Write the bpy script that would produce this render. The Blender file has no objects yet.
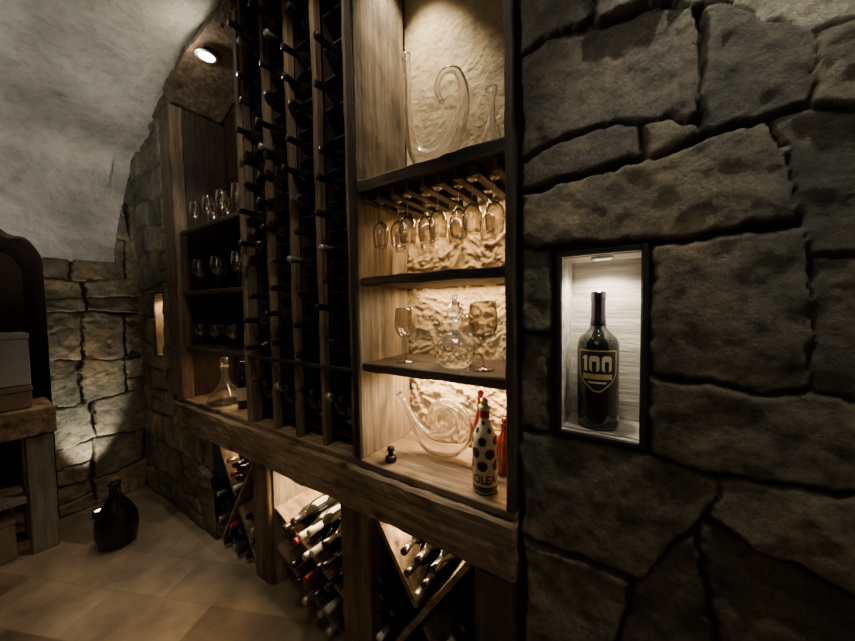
import bpy, bmesh, math, random
import numpy as np
from mathutils import Vector, Matrix, noise
random.seed(7)
S = bpy.context.scene
COL = S.collection
PI = math.pi
# ------------------------------------------------------------------ camera
FPX, CX, CY = 321.0, 427.5, 320.5
yaw, pitch, roll = math.radians(33.4), math.radians(2.5), math.radians(0.9)
CAM = Vector((0, -1.0, 1.6))
Fw = Vector((-math.sin(yaw)*math.cos(pitch), math.cos(yaw)*math.cos(pitch), -math.sin(pitch)))
R0 = Vector((math.cos(yaw), math.sin(yaw), 0)); U0 = R0.cross(Fw)
Rt = R0*math.cos(roll) - U0*math.sin(roll); Up = U0*math.cos(roll) + R0*math.sin(roll)
cd = bpy.data.cameras.new('camera'); cam = bpy.data.objects.new('camera', cd); COL.objects.link(cam)
cd.sensor_width = 36; cd.lens = FPX/855*36; cd.clip_start = 0.02
M = Matrix((Rt, Up, -Fw)).transposed().to_4x4(); M.translation = CAM
cam.matrix_world = M
S.camera = cam
def ray(px, py): return Fw*FPX + Rt*(px-CX) - Up*(py-CY)
def onY(px, py, Y=0.0):
    d = ray(px, py); return CAM + d*((Y-CAM.y)/d.y)
def onZ(px, py, Z=0.0):
    d = ray(px, py); return CAM + d*((Z-CAM.z)/d.z)
def onX(px, py, X):
    d = ray(px, py); return CAM + d*((X-CAM.x)/d.x)
def WX(px, py=310): return onY(px, py).x
def ZW(px, py): return onY(px, py).z
def proj(p):
    d = Vector(p)-CAM; z = d.dot(Fw)
    return CX+FPX*d.dot(Rt)/z, CY-FPX*d.dot(Up)/z
# ------------------------------------------------------------------ materials
def newmat(name):
    m = bpy.data.materials.new(name); m.use_nodes = True
    nt = m.node_tree; nt.nodes.clear()
    o = nt.nodes.new('ShaderNodeOutputMaterial'); b = nt.nodes.new('ShaderNodeBsdfPrincipled')
    nt.links.new(b.outputs[0], o.inputs[0]); return m, nt, b
def ramp(nt, fac, stops):
    r = nt.nodes.new('ShaderNodeValToRGB'); e = r.color_ramp.elements
    while len(e) < len(stops): e.new(.5)
    for i, (p, c) in enumerate(stops): e[i].position = p; e[i].color = (*c, 1)
    nt.links.new(fac, r.inputs[0]); return r.outputs[0]
def nz(nt, scale, vec=None, detail=5, rough=.6):
    n = nt.nodes.new('ShaderNodeTexNoise'); n.inputs['Scale'].default_value = scale
    n.inputs['Detail'].default_value = detail; n.inputs['Roughness'].default_value = rough
    if vec: nt.links.new(vec, n.inputs['Vector'])
    return n.outputs['Fac']
def ocoord(nt, sc=(1,1,1)):
    t = nt.nodes.new('ShaderNodeTexCoord'); mp = nt.nodes.new('ShaderNodeMapping')
    mp.inputs['Scale'].default_value = sc; nt.links.new(t.outputs['Object'], mp.inputs['Vector']); return mp.outputs[0]
def bump(nt, b, h, st, dist=.01, prev=None):
    n = nt.nodes.new('ShaderNodeBump'); n.inputs['Strength'].default_value = st; n.inputs['Distance'].default_value = dist
    nt.links.new(h, n.inputs['Height'])
    if prev: nt.links.new(prev, n.inputs['Normal'])
    nt.links.new(n.outputs[0], b.inputs['Normal']); return n.outputs[0]
def mult(nt, a, b_, f=1.0):
    mx = nt.nodes.new('ShaderNodeMixRGB'); mx.blend_type = 'MULTIPLY'; mx.inputs[0].default_value = f
    nt.links.new(a, mx.inputs[1]); nt.links.new(b_, mx.inputs[2]); return mx.outputs[0]
def simple(name, col, rough=.5, metal=0, nscale=30, var=.25, bst=.1, coat=0):
    m, nt, b = newmat(name); v = ocoord(nt)
    f = nz(nt, nscale, v)
    nt.links.new(ramp(nt, f, [(.3, tuple(c*(1-var) for c in col)), (.7, tuple(min(1, c*(1+var)) for c in col))]), b.inputs['Base Color'])
    b.inputs['Roughness'].default_value = rough; b.inputs['Metallic'].default_value = metal
    b.inputs['Coat Weight'].default_value = coat
    if bst: bump(nt, b, f, bst, .003)
    return m
def wood(name, c1, c2, axis, rough=.65, patch=.9, knots=False):
    m, nt, b = newmat(name)
    sc = [34, 34, 34]; sc[axis] = 1.8
    v = ocoord(nt, sc); f = nz(nt, 1.0, v, 9, .7)
    s2 = [7, 7, 7]; s2[axis] = 2.5
    f2 = nz(nt, 1.3, ocoord(nt, s2), 6, .65); f3 = nz(nt, 60, ocoord(nt), 4)
    c = ramp(nt, f, [(.3, c1), (.5, tuple((a*.6+d*.4) for a, d in zip(c1, c2))), (.7, c2)])
    c = mult(nt, c, ramp(nt, f2, [(.32, (.32, .3, .29)), (.5, (.8, .78, .76)), (.7, (1.15, 1.12, 1.08))]), patch)
    if knots:
        s3 = [9, 9, 9]; s3[axis] = 5
        vo = nt.nodes.new('ShaderNodeTexVoronoi'); vo.inputs['Scale'].default_value = 1.0; nt.links.new(ocoord(nt, s3), vo.inputs['Vector'])
        c = mult(nt, c, ramp(nt, vo.outputs['Distance'], [(.06, (.12, .10, .09)), (.16, (.6, .56, .52)), (.28, (1, 1, 1))]))
    nt.links.new(c, b.inputs['Base Color']); b.inputs['Roughness'].default_value = rough
    p = bump(nt, b, f, .8, .008); p = bump(nt, b, f2, .5, .02, p); bump(nt, b, f3, .2, .003, p); return m
W_D1, W_D2 = (.03, .022, .014), (.13, .095, .06)
woodX = wood('dark_wood_long', W_D1, W_D2, 0); woodZ = wood('dark_wood_upright', W_D1, W_D2, 2)
backW = wood('stained_back_boards', (.02, .011, .007), (.06, .034, .02), 2)
beamM = wood('weathered_beam_wood', (.13, .092, .058), (.54, .40, .255), 0, .8, .9, True)
panelM = wood('weathered_panel_wood', (.15, .122, .085), (.46, .37, .26), 2, .75)
postM = wood('rack_post_wood', (.07, .05, .032), (.30, .215, .135), 2, .75)
blackwood = wood('blackened_wood', (.012, .010, .007), (.04, .03, .02), 2, .7)
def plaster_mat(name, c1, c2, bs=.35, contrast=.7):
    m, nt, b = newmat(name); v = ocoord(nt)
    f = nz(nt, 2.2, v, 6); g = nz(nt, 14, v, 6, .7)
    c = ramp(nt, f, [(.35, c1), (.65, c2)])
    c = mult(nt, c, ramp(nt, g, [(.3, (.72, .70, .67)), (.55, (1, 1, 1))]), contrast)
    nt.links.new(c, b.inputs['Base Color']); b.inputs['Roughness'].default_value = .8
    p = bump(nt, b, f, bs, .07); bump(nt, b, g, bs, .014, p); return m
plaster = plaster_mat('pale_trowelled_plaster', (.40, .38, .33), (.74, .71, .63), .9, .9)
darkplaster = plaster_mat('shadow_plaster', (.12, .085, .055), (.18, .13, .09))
roughplaster = plaster_mat('rough_trowelled_plaster', (.36, .28, .165), (.64, .51, .32), .5, 1.0)
def stone_mat():
    m, nt, b = newmat('chiselled_stone'); v = ocoord(nt)
    a = nt.nodes.new('ShaderNodeAttribute'); a.attribute_name = 'Col'
    f = nz(nt, 5, v, 10, .74); g = nz(nt, 24, v, 10, .85); k = nz(nt, 2.5, v, 4)
    c = mult(nt, a.outputs['Color'], ramp(nt, f, [(.34, (.42, .41, .39)), (.5, (.92, .91, .9)), (.66, (1.6, 1.56, 1.46))]))
    c = mult(nt, c, ramp(nt, g, [(.4, (.55, .55, .55)), (.54, (1.05, 1.05, 1.05))]))
    c = mult(nt, c, ramp(nt, k, [(.38, (.80, .92, .90)), (.62, (1.14, 1.0, .84))]))
    nt.links.new(c, b.inputs['Base Color']); b.inputs['Roughness'].default_value = .5
    p = bump(nt, b, f, .7, .03); bump(nt, b, g, 1.0, .012, p); return m
stoneM = stone_mat()
def floor_mat():
    m, nt, b = newmat('stone_tile_floor'); t = nt.nodes.new('ShaderNodeTexCoord'); mp = nt.nodes.new('ShaderNodeMapping')
    mp.inputs['Rotation'].default_value = (0, 0, math.radians(-24)); nt.links.new(t.outputs['Object'], mp.inputs[0])
    br = nt.nodes.new('ShaderNodeTexBrick'); nt.links.new(mp.outputs[0], br.inputs['Vector'])
    br.inputs['Color1'].default_value = (.36, .285, .2, 1); br.inputs['Color2'].default_value = (.16, .122, .082, 1)
    br.inputs['Mortar'].default_value = (.22, .17, .12, 1); br.inputs['Scale'].default_value = 1; br.inputs['Mortar Smooth'].default_value = .9
    br.inputs['Brick Width'].default_value = .62; br.inputs['Row Height'].default_value = .27; br.inputs['Mortar Size'].default_value = .003
    f = nz(nt, 4, ocoord(nt), 6)
    c = mult(nt, br.outputs[0], ramp(nt, f, [(.3, (.45, .45, .45)), (.7, (1.25, 1.2, 1.15))]), .9)
    nt.links.new(c, b.inputs['Base Color']); b.inputs['Roughness'].default_value = .5; bump(nt, b, f, .3, .01); return m
floorM = floor_mat()
def glass_mat(name, edge=(.22, .19, .15), k=1.0):
    m = bpy.data.materials.new(name); m.use_nodes = True; nt = m.node_tree; nt.nodes.clear()
    o = nt.nodes.new('ShaderNodeOutputMaterial'); mx = nt.nodes.new('ShaderNodeMixShader')
    tr = nt.nodes.new('ShaderNodeBsdfTransparent')
    gl = nt.nodes.new('ShaderNodeBsdfGlossy'); gl.inputs['Roughness'].default_value = .1; gl.inputs[0].default_value = (1, .99, .97, 1)
    lw = nt.nodes.new('ShaderNodeLayerWeight'); lw.inputs[0].default_value = .5
    nt.links.new(ramp(nt, lw.outputs['Facing'], [(0, (.95, .93, .89)), (.5, (.82, .78, .72)), (.85, edge)]), tr.inputs[0])
    nt.links.new(ramp(nt, lw.outputs['Facing'], [(0, (.12*k,)*3), (.5, (.25*k,)*3), (1, (.8,)*3)]), mx.inputs[0])
    nt.links.new(tr.outputs[0], mx.inputs[1]); nt.links.new(gl.outputs[0], mx.inputs[2]); nt.links.new(mx.outputs[0], o.inputs[0]); return m
glass = glass_mat('clear_glass', (.10, .08, .055))
def solid_glass():
    m = bpy.data.materials.new('heavy_crystal'); m.use_nodes = True; nt = m.node_tree; nt.nodes.clear()
    o = nt.nodes.new('ShaderNodeOutputMaterial'); g = nt.nodes.new('ShaderNodeBsdfGlass'); g.inputs['Color'].default_value = (1, .99, .98, 1)
    g.inputs['Roughness'].default_value = .02; g.inputs['IOR'].default_value = 1.52
    df = nt.nodes.new('ShaderNodeBsdfTranslucent'); df.inputs[0].default_value = (1, .97, .92, 1)
    gs = nt.nodes.new('ShaderNodeBsdfGlossy'); gs.inputs['Roughness'].default_value = .25; gs.inputs[0].default_value = (1, 1, 1, 1)
    a = nt.nodes.new('ShaderNodeMixShader'); a.inputs[0].default_value = .5; nt.links.new(df.outputs[0], a.inputs[1]); nt.links.new(gs.outputs[0], a.inputs[2])
    lw = nt.nodes.new('ShaderNodeLayerWeight'); lw.inputs[0].default_value = .5
    mx = nt.nodes.new('ShaderNodeMixShader')
    nt.links.new(ramp(nt, lw.outputs['Facing'], [(.4, (.03,)*3), (.8, (.12,)*3), (1, (.6,)*3)]), mx.inputs[0])
    nt.links.new(g.outputs[0], mx.inputs[1]); nt.links.new(a.outputs[0], mx.inputs[2]); nt.links.new(mx.outputs[0], o.inputs[0]); return m
crystal = solid_glass()
botG = simple('dark_bottle_glass', (.008, .009, .007), .08, 0, 5, .2, 0, .5)
jugG = simple('dull_dark_jug_glass', (.006, .006, .005), .35, 0, 5, .2, 0, 0)
capBlack = simple('black_capsule', (.012, .011, .011), .18, 0, 20, .2, .05, .3)
capRed = simple('red_capsule', (.30, .03, .025), .35, 0, 20, .2, .05)
capWhite = simple('white_capsule', (.62, .58, .5), .35, 0, 20, .1, .05)
capSilver = simple('silver_capsule', (.6, .58, .55), .28, .8, 20, .1, .05)
capGold = simple('gold_foil', (.75, .52, .18), .3, .9, 30, .15, .05)
goldprint = simple('gold_print', (.66, .47, .17), .45, .2, 30, .15, 0)
paper = simple('cream_paper_label', (.68, .64, .54), .7, 0, 40, .08, .05)
blackpaper = simple('black_label_paper', (.012, .012, .012), .5, 0, 30, .2, 0)
whiteM = simple('cream_print', (.80, .70, .48), .5, 0, 30, .05, 0)
creamM = simple('cream_bottle_paint', (.74, .60, .36), .3, 0, 20, .08, 0, .4)
dotM = simple('dark_dot_paint', (.035, .014, .010), .35, 0, 20, .2, 0, .3)
redglass = simple('dark_red_bottle_glass', (.17, .015, .01), .15, 0, 20, .2, 0, .5)
iron = simple('black_iron', (.015, .014, .013), .45, .6, 40, .3, .1)
boxWhite = simple('pale_carton', (.42, .41, .39), .8, 0, 12, .12, .05)
boxBrown = simple('kraft_carton', (.22, .17, .12), .8, 0, 12, .15, .05)
paleWood = wood('pale_limed_wood', (.18, .16, .13), (.36, .33, .28), 2)
nichePl = wood('limewashed_board', (.28, .255, .21), (.72, .69, .61), 0, .75, .5)
cork = simple('cork', (.12, .08, .05), .8, 0, 60, .3, .2)
def emis(name, col, st):
    m = bpy.data.materials.new(name); m.use_nodes = True; nt = m.node_tree; nt.nodes.clear()
    o = nt.nodes.new('ShaderNodeOutputMaterial'); e = nt.nodes.new('ShaderNodeEmission'); e.inputs[0].default_value = (*col, 1); e.inputs[1].default_value = st
    nt.links.new(e.outputs[0], o.inputs[0]); return m
lampM = emis('lit_lamp_lens', (1, .9, .72), 60)
# ------------------------------------------------------------------ mesh helpers
def mesh_obj(name, V, Fc, mat, parent=None, smooth=False, off=None):
    me = bpy.data.meshes.new(name)
    if off is None and parent is not None and parent.get('_w'): off = parent.location
    if off is not None: V = [(v[0]-off[0], v[1]-off[1], v[2]-off[2]) for v in V]
    me.from_pydata([tuple(v) for v in V], [], Fc); me.update()
    bm = bmesh.new(); bm.from_mesh(me); bmesh.ops.recalc_face_normals(bm, faces=bm.faces); bm.to_mesh(me); bm.free()
    if smooth: me.polygons.foreach_set('use_smooth', [True]*len(me.polygons))
    me.materials.append(mat)
    o = bpy.data.objects.new(name, me); COL.objects.link(o)
    if parent is not None: o.parent = parent
    return o
def tag(o, label=None, cat=None, group=None, kind=None):
    if label: o['label'] = label
    if cat: o['category'] = cat
    if group: o['group'] = group
    if kind: o['kind'] = kind
    return o
def thing(name, label, cat, loc=(0, 0, 0), group=None, world=False):
    o = bpy.data.objects.new(name, None); COL.objects.link(o); o.location = loc; o.empty_display_size = .05
    tag(o, label, cat, group)
    if world: o['_w'] = 1
    return o
def box(x0, x1, y0, y1, z0, z1, bev=.003, seg=None, amp=0, seed=0):
    dx, dy, dz = x1-x0, y1-y0, z1-z0
    bm = bmesh.new(); bmesh.ops.create_cube(bm, size=1)
    bmesh.ops.scale(bm, vec=(dx, dy, dz), verts=bm.verts); bmesh.ops.translate(bm, vec=((x0+x1)/2, (y0+y1)/2, (z0+z1)/2), verts=bm.verts)
    if bev: bmesh.ops.bevel(bm, geom=list(bm.edges), offset=min(bev, min(dx, dy, dz)*.3), segments=1, affect='EDGES')
    if seg:
        for ax, L in enumerate((dx, dy, dz)):
            n = int(L/seg)
            lo = (x0, y0, z0)[ax]
            for i in range(1, n):
                no = [0, 0, 0]; no[ax] = 1; co = [0, 0, 0]; co[ax] = lo+L*i/n
                bmesh.ops.bisect_plane(bm, geom=list(bm.verts)+list(bm.edges)+list(bm.faces), plane_co=co, plane_no=no)
        for v in bm.verts:
            p = v.co*9 + Vector((seed, seed*2, 0))
            v.co += Vector((noise.noise(p), noise.noise(p+Vector((31, 0, 0))), noise.noise(p+Vector((0, 47, 0)))))*amp
            p = v.co*35
            v.co += Vector((noise.noise(p), noise.noise(p+Vector((31, 0, 0))), noise.noise(p+Vector((0, 47, 0)))))*amp*.55
    V = [tuple(v.co) for v in bm.verts]; bm.verts.index_update(); Fc = [[v.index for v in f.verts] for f in bm.faces]; bm.free()
    return V, Fc
def join(*parts):
    V, Fc = [], []
    for v, f in parts:
        n = len(V); V += list(v); Fc += [[i+n for i in q] for q in f]
    return V, Fc
def lathe(prof, seg=28, cx=0, cy=0):
    V, Fc = [], []
    n = len(prof)
    for r, z in prof:
        for k in range(seg):
            a = 2*PI*k/seg; V.append((cx+r*math.cos(a), cy+r*math.sin(a), z))
    for i in range(n-1):
        for k in range(seg):
            Fc.append([i*seg+k, i*seg+(k+1) % seg, (i+1)*seg+(k+1) % seg, (i+1)*seg+k])
    if prof[0][0] > 1e-4: Fc.append(list(range(seg))[::-1])
    return V, Fc
def faceted(prof, seg=14):
    """cut crystal: alternate rings turned by half a step and joined by triangles"""
    V, Fc = [], []; n = len(prof)
    for i, (r, z) in enumerate(prof):
        for k in range(seg):
            a = 2*PI*(k+.5*(i % 2))/seg; V.append((r*math.cos(a), r*math.sin(a), z))
    for i in range(n-1):
        for k in range(seg):
            a, b = i*seg+k, i*seg+(k+1) % seg; c, d = (i+1)*seg+k, (i+1)*seg+(k+1) % seg
            if i % 2 == 0: Fc += [[a, b, c], [b, d, c]]
            else: Fc += [[a, d, c], [a, b, d]]
    return V, Fc
def catmull(pts, n=8):
    out = []; P = [pts[0]]+list(pts)+[pts[-1]]
    for i in range(1, len(P)-2):
        for k in range(n):
            t = k/n; a, b, c, d = P[i-1], P[i], P[i+1], P[i+2]
            out.append(tuple(.5*((2*b[j])+(-a[j]+c[j])*t+(2*a[j]-5*b[j]+4*c[j]-d[j])*t*t+(-a[j]+3*b[j]-3*c[j]+d[j])*t**3) for j in range(len(b))))
    out.append(tuple(pts[-1])); return out
def hollow(pr, th=.004, n=4):
    o = catmull(pr, n); o = [(max(.0001, r), z) for r, z in o]
    inn = [(max(.0001, r-th), max(z, pr[0][1]+th*1.6)) for r, z in o][::-1]
    return o+inn
def tube(pts, seg=16, caps=True):
    V, Fc = [], []
    n = len(pts)
    up = Vector((0, 1, 0))
    for i, p in enumerate(pts):
        a = Vector(pts[max(i-1, 0)][:3]); b = Vector(pts[min(i+1, n-1)][:3]); t = (b-a).normalized()
        s = t.cross(up)
        if s.length < .1: s = t.cross(Vector((1, 0, 0)))
        s.normalize(); w = s.cross(t)
        for k in range(seg):
            an = 2*PI*k/seg; V.append(tuple(Vector(p[:3])+(s*math.cos(an)+w*math.sin(an))*p[3]))
    for i in range(n-1):
        for k in range(seg): Fc.append([i*seg+k, i*seg+(k+1) % seg, (i+1)*seg+(k+1) % seg, (i+1)*seg+k])
    if caps: Fc += [list(range(seg))[::-1], [(n-1)*seg+k for k in range(seg)]]
    return V, Fc
def hollow_tube(pts, th=.004, seg=20):
    a, fa = tube(pts, seg, False); b, fb = tube([(x, y, z, max(.001, r-min(th, r*.45))) for x, y, z, r in pts], seg, False)
    n = len(a); F = fa+[[i+n for i in q][::-1] for q in fb]; m = len(pts)-1
    for k in range(seg):
        F.append([k, (k+1) % seg, n+(k+1) % seg, n+k]); F.append([m*seg+k, n+m*seg+k, n+m*seg+(k+1) % seg, m*seg+(k+1) % seg])
    return a+b, F
def copy_tree(o, parent=None):
    c = o.copy(); COL.objects.link(c)
    if parent is not None: c.parent = parent
    for ch in list(o.children): copy_tree(ch, c)
    return c
def text_geo(body, size, fat=0):
    cu = bpy.data.curves.new('t', 'FONT'); cu.body = body; cu.size = size; cu.align_x = 'CENTER'; cu.resolution_u = 3; cu.offset = fat
    o = bpy.data.objects.new('t', cu); COL.objects.link(o)
    dg = bpy.context.evaluated_depsgraph_get(); me = o.evaluated_get(dg).to_mesh()
    bm = bmesh.new(); bm.from_mesh(me); bmesh.ops.triangulate(bm, faces=bm.faces)
    xs = sorted({round(x, 4) for x in np.linspace(min(v.co.x for v in bm.verts), max(v.co.x for v in bm.verts), 16)[1:-1]})
    for x in xs: bmesh.ops.bisect_plane(bm, geom=list(bm.verts)+list(bm.edges)+list(bm.faces), plane_co=(x, 0, 0), plane_no=(1, 0, 0))
    bm.verts.index_update(); V = [tuple(v.co) for v in bm.verts]; Fc = [[v.index for v in f.verts] for f in bm.faces]; bm.free()
    bpy.data.objects.remove(o); return V, Fc
def wrap(V, r, z): return [(r*math.sin(x/r), -r*math.cos(x/r), z+y) for x, y, *_ in V]
def strip(wf, z0, z1, r, nu=14, nv=14):
    V, Fc = [], []
    for j in range(nv+1):
        t = j/nv; w = wf(t)
        for i in range(nu+1): V.append(((i/nu*2-1)*w, (z1-z0)*t))
    for j in range(nv):
        for i in range(nu):
            a = j*(nu+1)+i; Fc.append([a, a+1, a+nu+2, a+nu+1])
    return wrap(V, r, z0), Fc
def block_zero(cx, w, h, t):
    def rr(w, h, c, n=4):
        o = []
        for (sx, sy, a0) in ((1, 1, 0), (-1, 1, 90), (-1, -1, 180), (1, -1, 270)):
            for i in range(n+1):
                a = math.radians(a0+90*i/n); o.append((cx+sx*(w/2-c)+c*math.cos(a), h/2+sy*(h/2-c)+c*math.sin(a)))
        return o
    a = rr(w, h, w*.32); b = rr(w-2*t, h-2*t, (w-2*t)*.32); n = len(a)
    return a+b, [[i, (i+1) % n, n+(i+1) % n, n+i] for i in range(n)]
# ------------------------------------------------------------------ key measures (wall plane y = 0)
DEP = .345
XL0, XL1 = WX(173), WX(183)
XR0 = WX(251)
XM0 = WX(361)
XM1 = WX(508)
XS = WX(519)
XE = -3.75
XRW = 1.15
XPIER = -2.42
zC, zCb = ZW(440, 484), ZW(440, 541)
zB1t, zB1b = ZW(435, 157), ZW(435, 172)
zS2t, zS2b = ZW(435, 271), ZW(435, 281)
zS3t, zS3b = ZW(435, 371), ZW(435, 381)
tr_ = [onY(x, y) for x, y in ((150, 133), (164, 98), (180, 62), (197, 34), (222, 4))]
half = [(-3.75, 2.0), (-3.75, 2.3), (-3.75, 2.6), (-3.72, 2.86)]+[(p.x, p.z) for p in tr_]
half += [(-1.75, half[-1][1]+.07), (-1.3, half[-1][1]+.09)]
prof = catmull(half, 6); prof = prof + [(-2.6-x, z) for x, z in prof[::-1][1:]]
def vz(x):
    ps = [p for p in prof if p[1] > 2.7]
    for a, b in zip(ps, ps[1:]):
        if a[0] <= x <= b[0]: return a[1]+(b[1]-a[1])*(x-a[0])/max(1e-6, b[0]-a[0])
    return 3.5
# ------------------------------------------------------------------ numpy noise
def vnoise(x, y, s):
    xi = np.floor(x).astype(np.int64); yi = np.floor(y).astype(np.int64); fx = x-xi; fy = y-yi
    fx = fx*fx*(3-2*fx); fy = fy*fy*(3-2*fy)
    def h(a, b):
        v = np.sin(a*127.1+b*311.7+s*74.7)*43758.5453; return v-np.floor(v)
    return ((h(xi, yi)*(1-fx)+h(xi+1, yi)*fx)*(1-fy)+(h(xi, yi+1)*(1-fx)+h(xi+1, yi+1)*fx)*fy)*2-1
def fbm(x, y, s, o=4):
    r = 0; a = 1
    for i in range(o): r = r+a*vnoise(x*2**i, y*2**i, s+i*7); a *= .5
    return r
def blocks(u0, u1, v0, v1, seed, hr=(.12, .22), wr=(.16, .36)):
    rs = random.Random(seed); out = []; v = v0; row = 0
    def line(vv, u): return vv+.022*math.sin(u*7+vv*31+seed)+.010*math.sin(u*23+vv*17)
    while v < v1:
        h = rs.uniform(*hr); u = u0-rs.uniform(0, .2)
        while u < u1:
            w = rs.uniform(*wr); g = .003; j0, j1 = rs.uniform(-.035, .035), rs.uniform(-.035, .035)
            a, b = u+g, u+w-g
            if w > .22 and h > .16 and rs.random() < .3:
                m = v+h*rs.uniform(.4, .6)
                out.append([(a, line(v, a)+g), (b, line(v, b)+g), (b+j1*.5, line(m, b)-g), (a, line(m, a)-g)])
                out.append([(a, line(m, a)+g), (b+j1*.5, line(m, b)+g), (b+j1, line(v+h, b)-g), (a, line(v+h, a)-g)])
            else:
                c = (a+b)/2+rs.uniform(-.05, .05)
                out.append([(a, line(v, a)+g), (c, line(v, c)+g-rs.uniform(0, .008)), (b, line(v, b)+g), (b+j1, line(v+h, b)-g), (c, line(v+h, c)-g), (a+rs.uniform(0, .01), line(v+h, a)-g)])
            u += w+max(0, j1)
        v += h; row += 1
    return out
def stonewall(name, u0, u1, v0, v1, res, place, polys, holes=(), keep=None, seed=1, limit=None, protrude=.03, grow=.004, pale=(), edge=.02, tone=1.0):
    nu, nv = int((u1-u0)/res)+1, int((v1-v0)/res)+1
    u = np.linspace(u0, u1, nu); v = np.linspace(v0, v1, nv); U, Vv = np.meshgrid(u, v); U = U.ravel(); Vv = Vv.ravel()
    wu = U+.008*fbm(U*8, Vv*8, seed, 2)+.006*fbm(U*35, Vv*35, seed+1, 3); wv = Vv+.008*fbm(U*8, Vv*8, seed+50, 2)+.006*fbm(U*35, Vv*35, seed+51, 3)
    ID = np.full(U.shape, -1); sd_all = np.full(U.shape, -9.0)
    for k, pl in enumerate(polys):
        inside = np.zeros(U.shape, bool); dm = np.full(U.shape, 9.0)
        for (ax, ay), (bx, by) in zip(pl, pl[1:]+pl[:1]):
            c = ((ay > wv) != (by > wv)) & (wu < (bx-ax)*(wv-ay)/((by-ay) if abs(by-ay) > 1e-9 else 1e-9)+ax); inside ^= c
            l2 = (bx-ax)**2+(by-ay)**2; t = np.clip(((wu-ax)*(bx-ax)+(wv-ay)*(by-ay))/l2, 0, 1)
            dm = np.minimum(dm, np.hypot(wu-ax-t*(bx-ax), wv-ay-t*(by-ay)))
        sd = np.where(inside, dm, -dm); up = sd > sd_all; sd_all = np.where(up, sd, sd_all); ID = np.where(up, k, ID)
    D = sd_all+grow
    if limit is not None: D = np.minimum(D, limit(U, Vv))
    t = np.clip(D/edge, 0, 1); t = 1-(1-t)**2.0
    rid = np.sin(ID*12.9898+seed)*43758.5453; rid = rid-np.floor(rid); rid2 = np.sin(ID*78.233+seed)*12543.123; rid2 = rid2-np.floor(rid2)
    ridge = 1-np.abs(fbm(U*4+ID*3.1, Vv*4, seed+3, 4))
    H = -.014+t*(protrude+(rid-.5)*.014)+t*(.010*ridge-.006+.004*fbm(U*18, Vv*18, seed+9, 4))
    H = H+t*((rid-.5)*.05*np.sin(U*5+ID)+(rid2-.5)*.04*np.sin(Vv*6+ID))*.35
    H = H+(1-t)*.004*fbm(U*30, Vv*30, 5, 2)
    br = (.65+.7*rid)*tone; wm = rid2
    C = np.ones((len(U), 4)); ston = np.stack([(.190+.05*wm)*br, (.180+.03*wm)*br, (.142+.015*wm)*br], 1)
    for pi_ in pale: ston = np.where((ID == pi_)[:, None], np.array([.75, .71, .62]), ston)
    mort = np.array([.028, .024, .018])
    tt = np.clip(D/.005, 0, 1)[:, None]; C[:, :3] = ston*tt+mort*(1-tt)
    P = place(U, Vv, H)
    idx = np.arange(nu*nv).reshape(nv, nu)
    q = np.stack([idx[:-1, :-1].ravel(), idx[:-1, 1:].ravel(), idx[1:, 1:].ravel(), idx[1:, :-1].ravel()], 1)
    cu = U[q].mean(1); cv = Vv[q].mean(1); m = np.ones(len(q), bool)
    for (a0, a1, b0, b1) in holes: m &= ~((cu > a0) & (cu < a1) & (cv > b0) & (cv < b1))
    if keep is not None: m &= keep(cu, cv)
    q = q[m]
    me = bpy.data.meshes.new(name); me.from_pydata(P.tolist(), [], q.tolist()); me.update()
    at = me.color_attributes.new('Col', 'FLOAT_COLOR', 'POINT'); at.data.foreach_set('color', C.ravel())
    me.polygons.foreach_set('use_smooth', [True]*len(me.polygons)); me.materials.append(stoneM)
    o = bpy.data.objects.new(name, me); COL.objects.link(o); o['kind'] = 'structure'; return o
PXS = [
 [(522,-60),(592,-60),(593,12),(575,24),(545,33),(522,52)],
 [(599,-60),(668,-60),(664,2),(640,8),(600,20)],
 [(603,27),(645,14),(695,4),(701,60),(702,108),(690,117),(640,119),(600,124),(560,142),(524,157),(522,58),(550,40)],
 [(675,-60),(735,-60),(733,2),(702,2),(672,2)],
 [(708,8),(735,6),(770,26),(811,32),(812,70),(808,106),(770,118),(708,126),(707,60)],
 [(742,-60),(960,-60),(960,18),(855,24),(820,27),(770,20),(741,0)],
 [(818,36),(860,31),(960,27),(960,104),(855,104),(816,104),(817,60)],
 [(524,164),(560,148),(600,130),(641,126),(640,158),(600,168),(560,178),(524,192)],
 [(650,125),(700,122),(702,130),(670,148),(650,160)],
 [(524,200),(570,184),(640,168),(660,160),(710,136),(765,125),(780,160),(796,215),(750,222),(700,232),(655,238),(600,243),(524,244)],
 [(774,124),(812,112),(960,108),(960,260),(860,254),(811,255),(803,215),(786,165)],
 [(655,247),(700,240),(800,227),(803,260),(808,300),(807,385),(760,388),(720,380),(655,373)],
 [(814,262),(860,261),(960,268),(960,420),(855,402),(814,388),(815,320)],
 [(650,381),(720,388),(760,396),(810,392),(855,410),(960,428),(960,505),(855,492),(775,477),(720,470),(650,449)],
 [(523,250),(549,250),(550,330),(523,326)],
 [(523,333),(549,337),(549,430),(523,424)],
 [(523,433),(560,440),(640,455),(680,462),(716,480),(700,512),(665,545),(640,577),(600,562),(560,545),(525,530)],
 [(526,539),(560,554),(600,570),(628,582),(612,641),(600,720),(530,720)],
 [(724,478),(770,484),(855,500),(960,515),(960,610),(855,590),(800,563),(750,545),(722,520),(708,514)],
 [(697,524),(720,530),(760,556),(800,572),(855,598),(960,620),(960,740),(740,740),(722,641),(712,590)],
 [(640,586),(670,550),(690,530),(703,590),(712,641),(728,740),(610,740),(622,641)],
]
polys = [[(onY(x, y).x, onY(x, y).z) for x, y in p] for p in PXS]
def clear(pl):
    cx = sum(p[0] for p in pl)/len(pl); cz = sum(p[1] for p in pl)/len(pl)
    px, py = proj((cx, 0, cz)); return py > 770 or py < -100 or px > 985
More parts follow.
